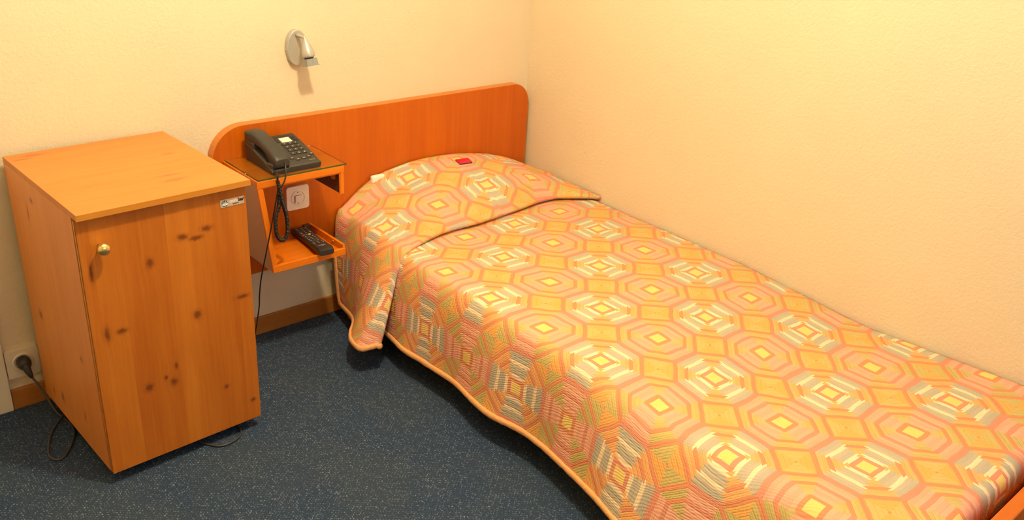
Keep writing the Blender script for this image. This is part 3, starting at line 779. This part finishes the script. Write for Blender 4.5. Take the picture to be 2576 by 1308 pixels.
ysm = [-.315-.0125*k for k in range(int((2.060-.315)/.0125)+1)]
rows_m = [row_main(y) for y in ysm]
foot = []
for k, (dy, dz) in enumerate(((.018, .003), (.030, .012), (.036, .028), (.038, .06), (.038, .10))):
    y = ysm[-1]-dy; r = row_main(max(y, -2.10)); rr = []
    for i, p in enumerate(r):
        q = p.copy(); q.y = min(y, q.y)
        wt = 1.0 if i <= NT else max(0, 1-(i-NT)/14); q.z -= dz*wt
        q.y = y if i <= NT else ysm[-1]-dy*max(.3, wt); rr.append(q)
    foot.append(rr)
rows_m += foot
# upper piece over the pillow
HUY = [-.036, -.10, -.18, -.245, -.29, -.33, -.37, -.40, -.43]
HUP = [(-.897, -.080, .062), (-.908, -.130, .066), (-.922, -.190, .072), (-.945, -.240, .080), (-.978, -.285, .088), (-1.012, -.330, .096), (-1.038, -.380, .100), (-1.040, -.435, .100), (-.992, -.452, .103)]
def hemu(t):
    return Vector([interp(t, HUY, [p[k] for p in HUP]) for k in range(3)])
NR = 46
def row_upper(f):
    pts = []
    for i in range(NT+1):
        x = -.004+(XE+.004)*i/NT; yf = yfront(x); y = -.036+(yf+.036)*f
        z = zupper(x, y)+.0022*noise.noise(Vector((x*7, y*7, 8)))+.001*noise.noise(Vector((x*25, y*25, 3)))
        if x > -.035: z -= .006*((x+.035)/.035)**2
        pts.append(Vector((x, y, z)))
    e = pts[-1]; yt = -.036+(-.43+.036)*f; h = hemu(yt)
    rid = math.exp(-((yt+.395)/.055)**2)
    p1 = Vector((XE-.050-.012*rid, e.y+(h.y-e.y)*.05, e.z)); p2 = Vector((h.x*.30-.905*.70-.004, e.y+(h.y-e.y)*.72, h.z+.15))
    for i in range(1, NS+1):
        t = i/NS; p = bez(e, p1, p2, h, t)
        p.x += .003*noise.noise(Vector((p.y*9, t*3, 2)))*t; pts.append(p)
    return pts
fs = [k/NR for k in range(NR+1)]
rows_u = [row_upper(f) for f in fs]
last = rows_u[-1]
def shift(rows, dt, dn):
    out = []
    for i, p in enumerate(last):
        a = last[max(i-1, 0)]; b = last[min(i+1, len(last)-1)]
        tn = (b-a).normalized(); yv = Vector((0, 1, 0)); nin = tn.cross(yv)
        nin = -nin if nin.dot(Vector((.6, 0, -.6))) < 0 else nin
        out.append(p+yv*dt+nin.normalized()*dn)
    return out
for dt, dn in ((-.0045, .003), (-.0060, .009), (-.002, .0150), (.010, .0185), (.032, .019)):
    rows_u.append(shift(rows_u, dt, dn))
def uv_main(rows, k, i):
    p = rows[k][i]
    return p
bm = bmesh.new(); uvl = bm.loops.layers.uv.new('UVMap')
def build(rows, uvs):
    V = [[bm.verts.new(p) for p in r] for r in rows]
    for k in range(len(rows)-1):
        for i in range(len(rows[0])-1):
            f = bm.faces.new((V[k][i], V[k+1][i], V[k+1][i+1], V[k][i+1])); f.smooth = True
            for lp_, (a, b) in zip(f.loops, ((k, i), (k+1, i), (k+1, i+1), (k, i+1))): lp_[uvl].uv = uvs[a][b]
def uvtable(rows, upper):
    T = []
    for k, r in enumerate(rows):
        row = []; arc = 0
        for i, p in enumerate(r):
            if i > NT: arc += math.hypot(p.x-r[i-1].x, p.z-r[i-1].z)
            c = interp(p.y, CY, CV) if not upper else .412
            row.append(((-(p.x if i <= NT else XE)+arc-c)/PU, 0))
        T.append(row)
    for i in range(len(rows[0])):
        if not upper:
            s = 0
            for k in range(len(rows)):
                if k < len(ysm): v = interp(rows[k][i].y, VY, VV); tilt_ = .14*max(0, (-rows[k][i].x-.55)/.3) if i <= NT else .14; v += tilt_*max(0, 1-abs(rows[k][i].y+.75)/.8); last_v = v
                else: last_v += (rows[k][i]-rows[k-1][i]).length/PV; v = last_v
                T[k][i] = (T[k][i][0], v)
        else:
            L_ = [0]
            for k in range(1, len(rows)): L_.append(L_[-1]+(rows[k][i]-rows[k-1][i]).length)
            ii = min(i, NT)
            l0 = 0
            for k in range(len(rows)):
                if rows[k][ii].y < -.262: l0 = L_[k]; break
            for k in range(len(rows)): T[k][i] = (T[k][i][0], (L_[k]-l0)/(PU if L_[k] > l0 else .175))
    return T
build(rows_m, uvtable(rows_m, False)); build(rows_u, uvtable(rows_u, True))
me = bpy.data.meshes.new('bedspread'); bm.normal_update()
bm.to_mesh(me); bm.free()
bs = link('bedspread', me, [M['quilt'], M['under']])
tag(bs, 'quilted patchwork bedspread of orange, pink and grey octagons draped over the bed', 'bedspread')
sd_ = bs.modifiers.new('thick', 'SOLIDIFY'); sd_.thickness = .007; sd_.offset = 1
# orange border along the hem
hem_m = [r[-1] for r in rows_m[6:-3]]; hem_u = [r[-1] for r in rows_u[:NR+4]]
bm = bmesh.new()
def hem(bm, P, r1=.0100, r2=.0062):
    rings = []; n = 10
    for k, p in enumerate(P):
        t = (P[min(k+1, len(P)-1)]-P[max(k-1, 0)]).normalized(); up_ = Vector((0, 0, 1)); up_ = (up_-t*up_.dot(t)).normalized(); sd = t.cross(up_)
        w_ = 1+.12*noise.noise(p*60)
        rings.append([bm.verts.new(p+up_*(.001+math.cos(q*2*PI/n)*r1*w_)+sd*(math.sin(q*2*PI/n)*r2*w_)) for q in range(n)])
    for A_, B_ in zip(rings, rings[1:]):
        for q in range(n): bm.faces.new((A_[q], A_[(q+1) % n], B_[(q+1) % n], B_[q]))
    bm.faces.new(rings[0]); bm.faces.new(rings[-1][::-1])
hem(bm, spline(hem_m, 2)); hem(bm, spline(hem_u, 3))
hd = [r_ for r_ in rows_u[0][NT+6:]]
hem(bm, rows_u[0][NT+24:])
obj('border', bm, M['border'], bs, True)

# red packet on the pillow mound
px_, py_ = -.405, -.128
pz = zupper(px_, py_)+.0015
sl_x = (zupper(px_+.02, py_)-zupper(px_-.02, py_))/.04; sl_y = (zupper(px_, py_+.02)-zupper(px_, py_-.02))/.04
rp = empty('red_packet', (px_, py_, pz), 'tiny red foil packet lying on top of the bedspread over the pillow', 'packet')
rp.rotation_euler = (math.atan(sl_y), -math.atan(sl_x), -.15)
bm = bmesh.new()
def pkt(z0, wx, wy, th):
    g = []
    for j in range(7):
        g.append([])
        for i in range(9):
            u_, v_ = i/4-1, j/3-1
            g[-1].append(bm.verts.new((u_*wx, v_*wy, z0+th*(1-u_*u_)**.5*(1-v_*v_)**.5 if abs(u_) < 1 and abs(v_) < 1 else z0)))
    for j in range(6):
        for i in range(8): bm.faces.new((g[j][i], g[j][i+1], g[j+1][i+1], g[j+1][i]))
pkt(.003, .026, .017, .005); obj('wrapper', bm, M['red_foil'], rp, True)
box('base_foil', (-.0265, -.0175, .0), (.0265, .0175, .003), M['blue_foil'], rp, .001)
